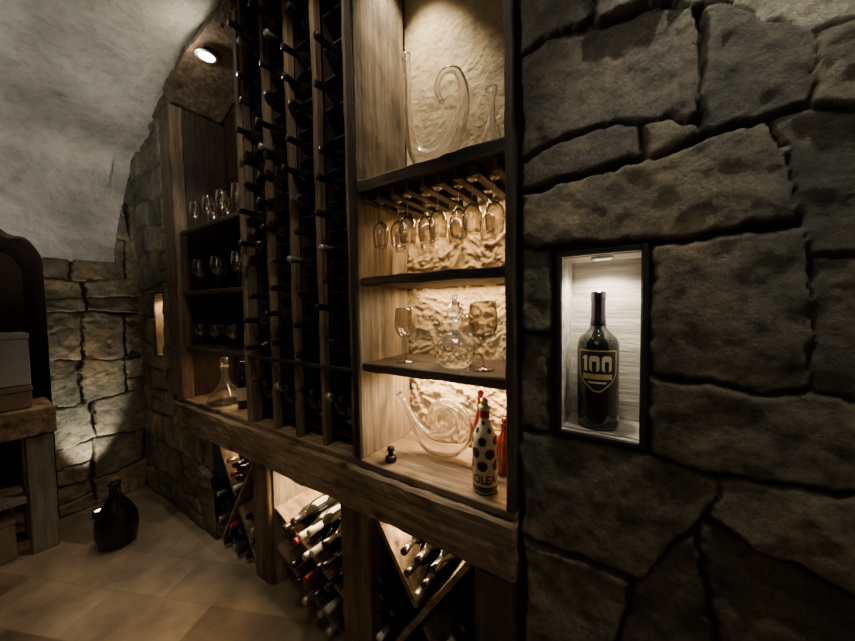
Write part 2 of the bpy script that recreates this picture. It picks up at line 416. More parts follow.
polys += [p for p in blocks(XS, XRW, 0, 3.6, 5, (.2, .3), (.25, .45)) if clear(p)]
NX0, NX1 = WX(562, 340), WX(641, 340); NZ0, NZ1 = ZW(600, 435), ZW(600, 254)
SX0, SX1, = -3.40, -3.2
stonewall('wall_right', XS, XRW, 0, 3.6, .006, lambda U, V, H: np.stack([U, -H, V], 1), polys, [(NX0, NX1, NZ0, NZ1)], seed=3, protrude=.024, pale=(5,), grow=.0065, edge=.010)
vzx = np.linspace(XE, XR0, 80); vzy = np.array([vz(float(x)) for x in vzx])
stonewall('wall_left', XE, XR0-.01, 0, 3.72, .011, lambda U, V, H: np.stack([U, -H, V], 1), blocks(XE, XR0, 0, 3.7, 12, (.16, .28), (.22, .42)), holes=[(SX0, SX1, NZ0, NZ1)], keep=lambda u, v: (u < XL0+.03) | ((v < zCb+.03) & (u < XPIER)) | (v > np.interp(u, vzx, vzy)-.11), seed=11, protrude=.035, edge=.016)
def lim(U, V):
    top = np.where(U > -.16, 2.03+.8*np.clip((U+.16)/.14, 0, 1)**.7, 2.02); return top-V
stonewall('wall_end', -.56, 0.0, 0, 2.95, .007, lambda U, V, H: np.stack([XE+H, U, V], 1), blocks(-.6, 0, 0, 2.95, 31, (.24, .38), (.2, .36)), seed=23, limit=lim, protrude=.035, edge=.012, tone=1.2)
# ------------------------------------------------------------------ vault, plaster and other shell
YB = -3.4; AC, AW, AH = -1.5, .945, .44
def archz(y):
    t = (y-AC)/AW
    return 1.95+AH*math.sqrt(max(0, 1-t*t))+.022*math.sin(y*19)+.012*math.sin(y*47) if abs(t) < 1 else None
ys = [-.02*i for i in range(0, 9)]+[-.04*i for i in range(4, 13)]+[-.5, -.54, -.555]+[AC+AW*math.cos(PI*i/60) for i in range(1, 60)]+[AC-AW]+[-2.5-.1*i for i in range(0, 10)]
ys = sorted(set(round(y, 4) for y in ys), reverse=True)
dens = catmull(half, 24); dens = dens+[(-2.6-x, z) for x, z in dens[::-1][1:]]
V, Fc = [], []; n = len(dens)
Ls = [0]
for a, b in zip(dens, dens[1:]): Ls.append(Ls[-1]+math.hypot(b[0]-a[0], b[1]-a[1]))
for y in ys:
    za = archz(y); s0 = 0 if za is None else max(0, za-2.0)
    if y > -.16: s0 = max(0, .8*((y+.16)/.14)**.7 if y < -.02 else .8)-.0
    yf = min(1, max(0, (-y-.2)/.15))
    for k in range(n):
        s = s0+(Ls[-1]-s0)*k/(n-1); j = min(n-2, max(0, int(np.searchsorted(Ls, s))-1)); t = (s-Ls[j])/(Ls[j+1]-Ls[j])
        x = dens[j][0]+(dens[j+1][0]-dens[j][0])*t; z = dens[j][1]+(dens[j+1][1]-dens[j][1])*t
        w = min(1, max(0, (z-2.6)/.5)); q3 = Vector((x, y, z))
        rid = abs(noise.noise(q3*3.3)); d = .022*noise.noise(q3*1.7)+.034*(rid-.2)+.015*noise.noise(q3*8)
        V.append((x+(0 if k in (0,) else abs(d)*(1-w)*.8*yf), y, z+d*w*(.3+.7*yf)))
for i in range(len(ys)-1):
    for k in range(n-1): Fc.append([i*n+k, i*n+k+1, (i+1)*n+k+1, (i+1)*n+k])
tag(mesh_obj('ceiling', V, Fc, plaster, smooth=True), kind='structure')
tag(mesh_obj('floor', *box(-4.95, 1.2, YB, DEP+.05, -.05, 0, 0), floorM), kind='structure')
tag(mesh_obj('wall_back', *box(-4.0, 1.2, YB-.05, YB, 0, 3.7, 0), plaster), kind='structure')
tag(mesh_obj('wall_side', *box(XRW, XRW+.05, YB, 0, 0, 2.1, 0), plaster), kind='structure')
tag(mesh_obj('wall_end', *box(XE-.06, XE, YB, AC-AW, 0, 2.05, 0), plaster), kind='structure')
V, Fc = [], []
pts = [(AC+AW, 0), (AC+AW, 1.0)]+[(AC+AW*math.cos(PI*i/60), max(1.95, archz(AC+AW*math.cos(PI*i/60)) or 1.95)) for i in range(0, 61)]+[(AC-AW, 0)]
for x in (XE, -4.9):
    for y, z in pts: V.append((x, y, z))
m_ = len(pts)
for i in range(m_-1): Fc.append([i, i+1, m_+i+1, m_+i])
Fc.append([m_+i for i in range(m_)])
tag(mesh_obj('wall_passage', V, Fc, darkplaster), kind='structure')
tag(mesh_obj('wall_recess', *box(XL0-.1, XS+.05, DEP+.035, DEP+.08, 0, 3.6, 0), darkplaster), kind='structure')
# rough plaster at the back of the middle bay
res = .0055; x0, x1, z0, z1 = XM0-.01, XM1+.02, zC-.02, 3.5
nu, nv = int((x1-x0)/res), int((z1-z0)/res); uu, vv = np.meshgrid(np.linspace(x0, x1, nu), np.linspace(z0, z1, nv)); uu = uu.ravel(); vv = vv.ravel()
wx = uu+.04*fbm(uu*7, vv*7, 2, 3); wy = vv+.04*fbm(uu*7, vv*7, 4, 3)
h = .012*(1-np.abs(fbm(wx*13, wy*18, 8, 4)))*1.2+.015*np.abs(fbm(wx*30, wy*42, 12, 3))
h = h*np.where(vv > zB1b, .12, 1.0)
P = np.stack([uu, DEP+.022-h, vv], 1); idx = np.arange(nu*nv).reshape(nv, nu)
q = np.stack([idx[:-1, :-1].ravel(), idx[:-1, 1:].ravel(), idx[1:, 1:].ravel(), idx[1:, :-1].ravel()], 1)
me = bpy.data.meshes.new('wall_alcove'); me.from_pydata(P.tolist(), [], q.tolist()); me.materials.append(roughplaster); me.update()
me.polygons.foreach_set('use_smooth', [True]*len(me.polygons)); o = bpy.data.objects.new('wall_alcove', me); COL.objects.link(o); o['kind'] = 'structure'
# ------------------------------------------------------------------ niches
def niche(x0, x1, z0, z1, dep, label, cat, w=.02, m=nichePl):
    t = thing('wall_niche', label, cat, ((x0+x1)/2, 0, z0), world=True)
    g = .012
    mesh_obj('back_panel', *box(x0-g, x1+g, dep, dep+.012, z0-g, z1+g, 0), m, t)
    mesh_obj('side_panel', *box(x0-g, x0, -.005, dep, z0-g, z1+g, 0), m, t)
    mesh_obj('side_panel', *box(x1, x1+g, -.005, dep, z0-g, z1+g, 0), m, t)
    mesh_obj('bottom_shelf', *box(x0, x1, -.005, dep, z0-g, z0, 0), m, t)
    mesh_obj('top_panel', *box(x0, x1, -.005, dep, z1, z1+g, 0), m, t)
    f = join(box(x0-w, x0+.001, -.012, .0, z0-w, z1+w, .003), box(x1-.001, x1+w, -.012, .0, z0-w, z1+w, .003), box(x0, x1, -.012, .0, z1, z1+w, .003), box(x0, x1, -.012, .0, z0-w, z0, .003))
    mesh_obj('frame', *f, blackwood, t)
    return t
niche(NX0, NX1, NZ0, NZ1, .17, 'black-framed lit wall niche in the stone holding one large dark bottle', 'niche', .015)
niche(SX0, SX1, NZ0, NZ1, .14, 'narrow glowing wall niche in the stone left of the tall glass shelves', 'niche', .015, panelM)
def spotfix(loc, label, r=.028, mat=lampM):
    t = thing('recessed_spotlight', label, 'spotlight', loc)
    mesh_obj('trim_ring', *lathe([(r*1.35, 0), (r*1.35, -.006), (r, -.008), (r*.95, -.002)], 24), capSilver, t, True)
    V, Fc = lathe([(r*.95, -.003), (.0001, -.003)], 24); mesh_obj('lens', V, Fc, mat, t)
    return t
NXc = (NX0+NX1)/2; SXc = (SX0+SX1)/2
spotfix((NXc, .07, NZ1-.001), 'small round spotlight in the top of the framed bottle niche', .022)
spotfix((SXc, .06, NZ1-.001), 'small round spotlight in the top of the narrow far niche', .02)
BO, TH = .08, .03    # the arched board hangs this far below the vault; its thickness
LX = onY(203, 54, .0)
LZ = min(LX.z, vz(LX.x)-BO-TH-.006)
# ------------------------------------------------------------------ shelving
def vault_board(x0, x1, th=TH, n=14, drop=BO):
    V, Fc = [], []
    for i in range(n+1):
        x = x0+(x1-x0)*i/n; z = vz(x)-drop; jt = .006*math.sin(x*21)
        for (y, zz) in ((-.045+jt, z), (DEP, z), (DEP, z-th), (-.045+jt, z-th)): V.append((x, y, zz))
    for i in range(n):
        for k in range(4): Fc.append([i*4+k, i*4+(k+1) % 4, (i+1)*4+(k+1) % 4, (i+1)*4+k])
    Fc += [[0, 1, 2, 3], [n*4+3, n*4+2, n*4+1, n*4]]
    return V, Fc
T = thing('display_shelf', 'tall arched dark wood shelf bay holding rows of stemmed glasses, far left', 'shelf', ((XL0+XR0)/2, .1, zC), world=True)
mesh_obj('front_stile', *box(XL0, XL1+.01, -.03, .05, zC+.001, vz(XL0)-BO-.01, .006, .06, .006, 1), postM, T)
mesh_obj('side_panel', *box(XL0+.02, XL1, .051, DEP, zC+.001, vz(XL0)-BO-.01, .003), backW, T)
mesh_obj('side_panel', *box(XR0-.05, XR0-.008, -.02, DEP, zC+.001, vz(XR0)-BO-.08, .004, .08, .004, 2), panelM, T)
mesh_obj('back_panel', *box(XL1, XR0-.055, DEP, DEP+.02, zC+.001, vz(XL1)-BO-.03, 0), backW, T)
mesh_obj('arched_top', *vault_board(XL0, XR0-.04), postM, T)
zl = [ZW(210, 221), ZW(215, 289), ZW(218, 350)]
for k, z in enumerate(zl): mesh_obj('shelf', *box(XL1+.011, XR0-.052, .0, DEP-.005, z-.028, z, .004), woodX, T)
sl = spotfix((LX.x, .02, LZ), 'bright round spotlight under the arched top of the tall glass shelf', .047)
mesh_obj('mount', *box(-.012, .012, -.012, .012, 0, max(.004, vz(LX.x)-BO-TH-LZ), .001), iron, sl)
# bottle rack
RK = thing('bottle_rack', 'floor-to-vault wooden rack of slim weathered uprights with wine bottle necks poking out', 'wine rack', ((XR0+XM0)/2, .1, zC), world=True)
NC = 4; UW = .03; pitch_x = (XM0-.034-UW-XR0)/NC
for i in range(NC+1):
    x = XR0+pitch_x*i; zt_ = vz(x)-.11
    mesh_obj('upright', *box(x, x+UW, -.012, .028, zC+.001, zt_, .004, .07, .004, i*3), postM, RK)
    mesh_obj('divider', *box(x+.009, x+.021, .038, DEP-.002, zC+.001, zt_, 0), blackwood, RK)
mesh_obj('back_panel', *box(XR0, XM0-.035, DEP, DEP+.02, zC, 3.4, 0), blackwood, RK)
mesh_obj('arched_top', *vault_board(XR0, XM0-.035, th=.06, drop=.035), woodX, RK)
zr = ZW(300, 362)
mesh_obj('cross_rail', *box(XR0+.0, XM0-.035, -.035, -.02, zr-.01, zr+.01, .003), blackwood, RK)
def make_bottle(label, cap, lab=None, group=None, s=1):
    t = thing('wine_bottle', label, 'bottle', group=group)
    pr = [(.0001, .006), (.03, .0), (.038, .002), (.04, .008), (.04, .19), (.038, .208), (.028, .232), (.018, .25), (.0143, .265), (.0138, .312), (.0001, .312)]
    mesh_obj('bottle_body', *lathe(pr, 20), botG, t, True)
    mesh_obj('capsule', *lathe([(.0150, .262), (.0150, .3), (.0158, .302), (.0158, .326), (.0145, .33), (.0001, .33)], 16), cap, t, True)
    if lab: mesh_obj('label', *strip(lambda t: .055, .06, .15, .0405, 18, 1), lab, t, True)
    t.scale = (s, s, s); return t
first = {}
def bottle(key, cap, label, group, loc, rx, rz=0, lab=None, s=1, ry=0):
    if key not in first: t = first[key] = make_bottle(label, cap, lab, group, s)
    else: t = copy_tree(first[key])
    t['label'] = label; t['group'] = group
    t.location = loc; t.rotation_euler = (rx, ry, rz); t.scale = (s, s, s); return t
colname = ['leftmost', 'second', 'third', 'rightmost']
for c in range(NC):
    x0c, x1c = XR0+pitch_x*c+UW, XR0+pitch_x*(c+1); xc = (x0c+x1c)/2
    z = zr+.065+.05*(c % 2)
    while z < vz(xc)-.2:
        px, py = proj((xc, -.05, z))
        if py > -25 and not (random.random() < .10):
            rr = random.random(); key, cp, nm = ('b', capBlack, 'black') if rr < .88 else (('g', capGold, 'gold') if rr < .94 else ('s', capSilver, 'silver'))
            bottle(key, cp, f'dark wine bottle with {nm} capsule lying neck outward in the {colname[c]} rack column', f'{nm} capsule bottles in the {colname[c]} column of the tall rack', (xc+random.uniform(-.03, .03), .25+random.uniform(-.02, .015), z), PI/2+random.uniform(-.05, .05), random.uniform(-.1, .1), s=1.0)
        mesh_obj('bottle_rest', *box(x0c-.006, x1c+.006, .045, .225, z-.053, z-.045, 0), blackwood, RK)
        z += .138+random.uniform(-.004, .012)
    for j in range(2):
        cp, ck, cn = [(capBlack, 'k', 'black'), (capSilver, 's', 'silver')][(c+j) % 2 if c % 2 else 0]
        bottle('L'+ck, cp, f'labelled wine bottle with {cn} capsule leaning back at the foot of the {colname[c]} rack column', f'leaning {cn} capsule bottles at the foot of the {colname[c]} column', (xc-.042+.084*j, .2, zC+.04), math.radians(46), .0, paper, .98)
    mesh_obj('bottle_rest', *box(x0c-.006, x1c+.006, .045, .085, zC+.04, zC+.055, 0), blackwood, RK)
# middle display bay
DB = thing('display_shelf', 'lit central shelf bay with crystal, hanging stemware and rough plaster back', 'shelf', ((XM0+XM1)/2, .1, zC), world=True)
mesh_obj('side_panel', *box(XM0-.028, XM0, -.01, DEP-.002, zC+.001, vz(XM0)-.11, .004, .09, .003, 4), panelM, DB)
mesh_obj('front_stile', *box(XM0-.032, XM0+.002, -.028, -.011, zC+.001, vz(XM0)-.11, .004, .09, .003, 8), blackwood, DB)
mesh_obj('side_panel', *box(XM1, XS-.004, -.03, DEP-.002, zC+.001, 3.45, .005, .07, .004, 6), woodZ, DB)
mesh_obj('shelf', *box(XM0+.001, XM1-.001, -.004, DEP-.01, zB1b, zB1t, .004, .035, .005, 2), woodX, DB)
mesh_obj('shelf', *box(XM0+.001, XM1-.001, .0, DEP-.01, zS2b, zS2t, .004, .035, .0045, 9), woodX, DB)
mesh_obj('shelf', *box(XM0+.001, XM1-.001, .0, DEP-.01, zS3b, zS3t, .004, .035, .0045, 12), woodX, DB)
zG = zB1b-.035
NS = 9
for i in range(NS):
    x = XM0+.04+(XM1-XM0-.08)*i/(NS-1)
    mesh_obj('glass_runner', *join(box(x-.005, x+.005, .005, DEP-.02, zG, zB1b-.001, 0), box(x-.016, x+.016, .005, DEP-.02, zG-.008, zG, .002)), blackwood, DB)
# counter and beam
CT = thing('timber_counter', 'long rough-hewn timber counter beam under all the shelf bays', 'counter', ((XL0+XM1)/2, .1, zCb), world=True)
mesh_obj('top', *box(-2.98, XS-.004, -.02, DEP-.005, zC-.03, zC, .004, .08, .002, 3), beamM, CT)
mesh_obj('front_beam', *box(-2.99, XS-.004, -.045, .06, zCb, zC-.031, .008, .03, .008, 7), beamM, CT)
def bin_unit(x0, x1, label, cross=True):
    t = thing('wine_bin', label, 'wine bin', ((x0+x1)/2, .1, 0), world=True)
    xm, zm, h = (x0+x1)/2, (zCb-.01)/2, zCb-.012
    mesh_obj('back_panel', *box(x0, x1, DEP+.0, DEP+.02, 0.001, h, 0), panelM, t)
    if not cross:
        mesh_obj('side_panel', *box(x0, x0+.012, .005, DEP-.002, .001, h, 0), panelM, t)
        mesh_obj('side_panel', *box(x1-.012, x1, .005, DEP-.002, .001, h, 0), panelM, t)
        return t
    th = .011
    def diag(a, b):
        d = Vector((b[0]-a[0], 0, b[1]-a[1])).normalized(); nn = Vector((-d.z, 0, d.x))*th
        V = []
        for y in (.005, DEP-.003):
            for p, s in ((a, 1), (b, 1), (b, -1), (a, -1)): V.append((p[0]+nn.x*s, y, p[1]+nn.z*s))
        return V, [[0, 1, 2, 3], [7, 6, 5, 4], [0, 4, 5, 1], [1, 5, 6, 2], [2, 6, 7, 3], [3, 7, 4, 0]]
    e = .02
    mesh_obj('diagonal_board', *diag((x0+e, e), (x1-e, h-e)), beamM, t)
    mesh_obj('diagonal_board', *diag((x0+e, h-e), (xm-.02, zm+.03)), beamM, t)
    mesh_obj('diagonal_board', *diag((xm+.02, zm-.03), (x1-e, e)), beamM, t)
    return xm, zm, h
BA = (XPIER+.005, WX(256, 500)); BB = (WX(273, 520), WX(344, 560)); BC = (WX(373, 560), WX(475, 580))
pst = [(BA[1], BB[0]), (BB[1], BC[0]), (BC[1], XS-.005)]
for i, (a, b) in enumerate(pst):
    p = mesh_obj('support_post', *box(a+.004, b-.004, -.02, .3, .001, zCb-.012, .008, .06, .006, 20+i), [postM, postM, woodZ][i])
    tag(p, ['dark timber post between the far bin and the middle bin', 'broad timber post between the middle and the near bin', 'timber post below the counter against the right stone wall'][i], 'post')
caps = [('b', capBlack, 'black'), ('r', capRed, 'red'), ('w', capWhite, 'white'), ('s', capSilver, 'silver')]
def put(rs, x, z, nm, s=1.0):
    key, cp, cn = rs.choice(caps+[caps[0]]*5)
    bottle('n'+key, cp, f'wine bottle with {cn} capsule stacked in the {nm} under-counter bin', f'{cn} capsule bottles in the {nm} bin', (x, DEP-.012-rs.uniform(0, .03), z), PI/2, rs.uniform(-.03, .03), s=s)
def fill(x0, x1, nm, seed, skip=()):
    rs = random.Random(seed); xm, zm, h = bin_unit(x0, x1, f'{nm} under-counter bin with crossed diagonal boards and stacked bottles')
    hw = (x1-x0)/2-.02; ang = math.atan2(hw, zm-.02); r = .041
    sp = []
    h0 = (r+.014)/math.sin(ang)
    for k in range(4):
        hh = h0+k*.074
        for j in range(k+1):
            xx = (j-k/2)*.083
            if hh < zm-.045 and abs(xx)*math.cos(ang) <= hh*math.sin(ang)-r-.008 and (k, j) not in skip: sp.append((xm+xx, zm+hh))
    for sgn, xw in ((1, x0), (-1, x1)):
        for (a, b) in ((.044, .15), (.044, .234), (.112, .285), (.046, .334), (.044, .416)): sp.append((xw+sgn*a, b+.02))
    nb = int((2*hw-.1)/.083)
    for j in range(nb): sp.append((xm+(j-(nb-1)/2)*.083, r+.001))
    for j in range(nb-1): sp.append((xm+(j-(nb-2)/2)*.083, r+.073))
    for j in range(nb-2): sp.append((xm+(j-(nb-3)/2)*.083, r+.145))
    for (x, z) in sp: put(rs, x, z, nm)
fill(BA[0], BA[1], 'far', 1, ((3, 0),))
# middle bin: one sloping board, bottles lie on it in layers parallel to the slope
MB = bin_unit(BB[0], BB[1], 'open middle under-counter bin brightly lit with layers of bottles on a sloping board', False)
rs = random.Random(5); r = .0465; X0, X1 = BB[0]+.014, BB[1]-.014; sl_ = math.radians(-24)
def board(z_left):
    ca, sa = math.cos(sl_), math.sin(sl_); L = (X1-X0)/ca
    V = []
    for y in (.01, DEP-.003):
        for (s, t) in ((0, 0), (L, 0), (L, -.02), (0, -.02)): V.append((X0+s*ca-t*sa*0, y, z_left+s*sa+t))
    return V, [[0, 1, 2, 3], [7, 6, 5, 4], [0, 4, 5, 1], [1, 5, 6, 2], [2, 6, 7, 3], [3, 7, 4, 0]]
for zl_, layers in ((.46, (5, 4, 3)), (.235, (4, 4))):
    mesh_obj('sloping_board', *board(zl_), beamM, MB)
    ca, sa = math.cos(sl_), math.sin(sl_)
    for k_, cnt in enumerate(layers):
        for j in range(cnt):
            # start from the low right end
            s = (X1-X0)/ca-(r+.03)-j*2*r-(r if k_ % 2 else 0); t = r+.002+k_*r*1.74
            x = X0+s*ca-t*sa; z = zl_+s*sa+t*ca
            if x > X1-r or x < X0+r or z > zCb-.07 or (zl_ < .3 and z+r > .46+(x-X0)*math.tan(sl_)-.03): continue
            put(rs, x, z, 'middle', 1.13)
fill(BC[0], BC[1], 'near', 3, ((3, 3), (3, 2), (3, 0)))
# ------------------------------------------------------------------ glassware
def make_glass(hgt, rb, label, group, kind='wine'):
    t = thing('wine_glass', label, 'glass', group=group)
    k = hgt/.21
    mesh_obj('foot', *lathe([(.0001, .0), (.034*k, .0), (.034*k, .0015), (.012, .005), (.0045, .01)], 24), glass, t, True)
    mesh_obj('stem', *lathe([(.0045, .01), (.0034, .03), (.0034, hgt*.42), (.006, hgt*.46)], 12), glass, t, True)
    zb = hgt*.43; hb = hgt-zb
    pr = catmull([(.004, zb), (rb*.6, zb+hb*.1), (rb*.92, zb+hb*.3), (rb, zb+hb*.5), (rb*.94, zb+hb*.78), (rb*.86, hgt)], 3)
    pr = pr+[(max(.0001, r-.0016), z+.001) for r, z in pr[::-1]]
    mesh_obj('bowl', *lathe(pr, 24), glass, t, True); return t
def rowof(hgt, rb, label, group, spots, rx=0):
    t0 = None
    for p in spots:
        t = make_glass(hgt, rb, label, group) if t0 is None else copy_tree(t0)
        t0 = t0 or t; t.location = p; t.rotation_euler = (rx, 0, random.uniform(0, 6))
w = XR0-.05-XL1
def xs(n, a=.14, b=.92): return [XL1+w*(a+(b-a)*i/(n-1)) for i in range(n)]
rowof(.2, .036, 'stemmed glass standing in the row on the upper shelf of the tall left bay', 'stemmed glasses on the upper left shelf', [(x, .06+.08*(i % 2), zl[0]+.001) for i, x in enumerate(xs(8))])
rowof(.23, .042, 'large wine glass standing on the middle shelf of the tall left bay', 'large glasses on the middle left shelf', [(x, .07+.09*(i % 2), zl[1]+.001) for i, x in enumerate(xs(6))])
rowof(.16, .035, 'short stemmed glass on the lowest shelf of the tall left bay', 'short glasses on the lowest left shelf', [(x, .06+.09*(i % 2), zl[2]+.001) for i, x in enumerate(xs(7))])
hang = []
for i in range(NS-1):
    x = XM0+.04+(XM1-XM0-.08)*(i+.5)/(NS-1)
    hang += [(x, .055+.03*(i % 2), zG+.0005)]
    if i % 2 == 0: hang += [(x, .20, zG+.0005)]
rowof(.19, .0355, 'wine glass hanging upside down from the runners above the central shelf', 'hanging stemware in the central bay', hang, PI)
def atpx(px, Y, z): return (onY(px, 310, Y).x, Y, z)
t = make_glass(.23, .046, 'large goblet standing left of the crystal decanter on the lit shelf', None); t.location = atpx(405, .1, zS3t+.004)
t = make_glass(.25, .054, 'tall wide goblet standing right of the crystal decanter on the lit shelf', None); t.location = atpx(483, .09, zS3t+.004)
t = make_glass(.19, .036, 'wine glass standing behind the crystal decanter near the right panel', None); t.location = atpx(468, .27, zS3t+.004)
d = thing('crystal_decanter', 'faceted crystal decanter with pointed stopper between the two goblets', 'decanter', atpx(455, .11, zS3t+.004))
V, Fc = faceted([(.0001, 0), (.052, 0), (.076, .018), (.088, .042), (.088, .066), (.076, .090), (.054, .110), (.032, .126), (.022, .142), (.024, .156), (.036, .170), (.0001, .171)], 15)
mesh_obj('body', V, Fc, crystal, d)
mesh_obj('stopper', *faceted([(.0001, .172), (.014, .173), (.021, .187), (.034, .207), (.030, .229), (.016, .256), (.005, .286), (.0001, .290)], 8), crystal, d)
d = thing('glass_decanter', 'wide-based clear decanter with slim neck on the counter of the left bay', 'decanter', atpx(222, .1, zC+.002))
mesh_obj('body', *lathe(hollow([(.0001, .0), (.11, .0), (.118, .015), (.1, .05), (.05, .12), (.026, .17), (.02, .22), (.028, .265)], .004, 3), 28), crystal, d, True)
mesh_obj('stopper', *lathe([(.0001, .268), (.016, .272), (.026, .3), (.02, .32), (.0001, .325)], 16), crystal, d, True)
b = make_bottle('upright dark bottle with pale label beside the conical decanter on the left counter', capBlack, paper, None, .95); b.location = atpx(240, .1, zC+.002); b.rotation_euler = (0, 0, .7)
p = atpx(438, .13, zB1t+.004)
d = thing('curved_decanter', 'tall slim looping clear glass decanter on the top board of the central bay', 'decanter', p)
path = [(-.14, 0, .52, .022), (-.135, 0, .41, .016), (-.135, 0, .29, .018), (-.115, 0, .15, .028), (-.055, 0, .065, .042), (.03, 0, .06, .044), (.1, 0, .14, .034), (.13, 0, .26, .022), (.10, 0, .36, .016), (.04, 0, .38, .013), (.01, 0, .33, .012), (.03, 0, .27, .010)]
V, Fc = hollow_tube(catmull(path, 6), .007); mesh_obj('body', V, Fc, crystal, d, True)
mesh_obj('foot', *lathe([(.0001, 0), (.055, 0), (.055, .004), (.03, .02), (.0001, .024)], 24), crystal, d, True)
d = tag(mesh_obj('glass_carafe', *lathe(hollow([(.0001, 0), (.035, 0), (.04, .03), (.032, .09), (.015, .14), (.015, .21), (.024, .25)], .005, 3), 26), crystal, None, True), 'short clear carafe by the right upright on the top board', 'carafe'); d.location = atpx(493, .14, zB1t+.004)
# snail decanter on counter
p = onZ(438, 458, zC)
d = thing('snail_decanter', 'clear coiled glass decanter lying on the counter with long raised spout', 'decanter', (p.x, max(.1, min(.18, p.y)), zC+.004))
path = [(-.21, 0, .25, .018), (-.17, 0, .195, .018), (-.12, 0, .125, .024), (-.06, 0, .07, .042), (.01, 0, .06, .056), (.075, 0, .085, .06), (.115, 0, .145, .054), (.095, 0, .21, .044), (.035, 0, .232, .034), (-.02, 0, .2, .026), (-.022, 0, .15, .019), (.015, 0, .13, .013), (.035, 0, .15, .009)]
V, Fc = hollow_tube(catmull(path, 6), .012, 24); mesh_obj('body', V, Fc, crystal, d, True)
mesh_obj('rim', *tube([(-.211, 0, .2515, .0185), (-.214, 0, .256, .0205), (-.217, 0, .26, .018)], 16), crystal, d, True)
p = onZ(391, 461, zC)
d = thing('bottle_stopper', 'small black bottle stopper standing on the counter by the left panel', 'stopper', (p.x, max(.02, p.y), zC+.003))
mesh_obj('base', *lathe([(.0001, 0), (.024, 0), (.026, .006), (.022, .02), (.014, .024)], 20), iron, d, True)
mesh_obj('knob', *lathe([(.012, .024), (.010, .034), (.017, .046), (.014, .06), (.0001, .064)], 20), iron, d, True)
# polka dot bottle
p = onZ(485, 489, zC)
d = thing('dotted_bottle', 'cream swing-top bottle with dark polka dots at the counter edge', 'bottle', (p.x, max(.045, p.y), zC+.003))
R_ = .046
bp = [(.0001, .0), (.042, 0), (R_, .006), (R_, .185), (.043, .208), (.029, .236), (.0195, .262), (.018, .3), (.0205, .305), (.0205, .318), (.0001, .318)]
mesh_obj('bottle_body', *lathe(bp, 36), creamM, d, True)
def rad(zz):
    for (r1, z1_), (r2, z2_) in zip(bp[2:-3], bp[3:-2]):
        if z1_ <= zz <= z2_: return r1+(r2-r1)*(zz-z1_)/(z2_-z1_)
    return R_
dk = []
for r_i, (z, rr_, rd) in enumerate(((.105, R_, .0195), (.150, R_, .0195), (.195, R_*.97, .016), (.231, .033, .010), (.258, .021, .007))):
    nk = 5 if r_i < 3 else 4
    for k in range(nk):
        a0 = (k+.5*(r_i % 2))*2*PI/nk
        V = [(0, 0)]+[(rd*math.cos(2*PI*j/16), rd*math.sin(2*PI*j/16)) for j in range(16)]
        V = [((rad(z+y)+.0012)*math.sin(x/rr_+a0), -(rad(z+y)+.0012)*math.cos(x/rr_+a0), z+y) for x, y in V]
        dk.append((V, [[0, 1+j, 1+(j+1) % 16] for j in range(16)]))
mesh_obj('dots', *join(*dk), dotM, d)
V, Fc = text_geo('LOLEA', .044, .0014); mesh_obj('lettering', wrap([(x*.85, y) for x, y, *_ in V], R_+.0008, .040), Fc, dotM, d)
mesh_obj('base_band', lathe([(R_+.0004, .008), (R_+.0004, .028)], 36)[0], [[k, (k+1) % 36, 36+(k+1) % 36, 36+k] for k in range(36)], dotM, d, True)
mesh_obj('neck_foil', lathe([(.0205, .275), (.0190, .296), (.0190, .3)], 20)[0], [[i*20+k, i*20+(k+1) % 20, (i+1)*20+(k+1) % 20, (i+1)*20+k] for i in range(2) for k in range(20)], capRed, d, True)
st = mesh_obj('stopper', *lathe([(.0001, .319), (.014, .319), (.016, .328), (.013, .342), (.0001, .345)], 20), capGold, d, True)
mesh_obj('wire_bail', *tube([(-.0195, 0, .29, .0012), (-.024, 0, .31, .0012), (-.019, 0, .335, .0012), (0, 0, .347, .0012), (.019, 0, .335, .0012), (.024, 0, .31, .0012), (.0195, 0, .29, .0012)], 8), iron, st, True)
d.rotation_euler = (0, 0, math.radians(12)); d.scale = (.96,)*3
def swing(label, loc, m, hk):
    d = thing('swing_top_bottle', label, 'bottle', loc)
    mesh_obj('bottle_body', *lathe([(.0001, .0), (.03, 0), (.033, .006), (.033, .15), (.03, .18), (.02, .215), (.0145, .235), (.0135, .27), (.017, .275), (.017, .29), (.0001, .29)], 30), m, d, True)
    mesh_obj('stopper', *lathe([(.0001, .291), (.013, .291), (.015, .30), (.012, .312), (.0001, .315)], 20), m, d, True)
    d.scale = (1, 1, hk)
swing('dark red glass bottle partly hidden behind the cream polka dot bottle', atpx(480, .22, zC+.003), redglass, 1.0)
swing('short dark red bottle between the polka dot bottle and the right upright', atpx(504, .2, zC+.003), redglass, .7)
# big bottle in the niche
BX = onY(598, 340, .08).x
d = thing('wine_bottle', 'large black wine bottle with cream number 100 on shield label in framed niche', 'bottle', (BX, .08, NZ0+.001))
hh = (onY(598, 292, .08).z-NZ0)
k = hh/.40; RB = .056
pr = [(.0001, .008), (.045, 0), (.053, .002), (RB, .01), (RB, .24), (.0545, .252), (.048, .266), (.034, .280), (.0235, .292), (.0195, .31), (.0178, .385), (.0001, .385)]
mesh_obj('bottle_body', *lathe([(r*k, z*k) for r, z in pr], 40), botG, d, True)
mesh_obj('capsule', *lathe([(r*k, z*k) for r, z in [(.0225, .300), (.0200, .32), (.019, .372), (.0205, .375), (.0205, .395), (.019, .4), (.0001, .4)]], 30), capBlack, d, True)
RBk = RB*k
shield = lambda m: (lambda t: (m*(.15+.85*math.sin(min(1, t*2.0)*PI/2))))
lb = mesh_obj('label', *strip(shield(.056), .112*k, .232*k, RBk+.0006, 24, 24), goldprint, d, True)
mesh_obj('label_field', *strip(shield(.0525), .1165*k, .2285*k, RBk+.001, 24, 24), blackpaper, lb, True)
z0_ = .172*k; hN = .044
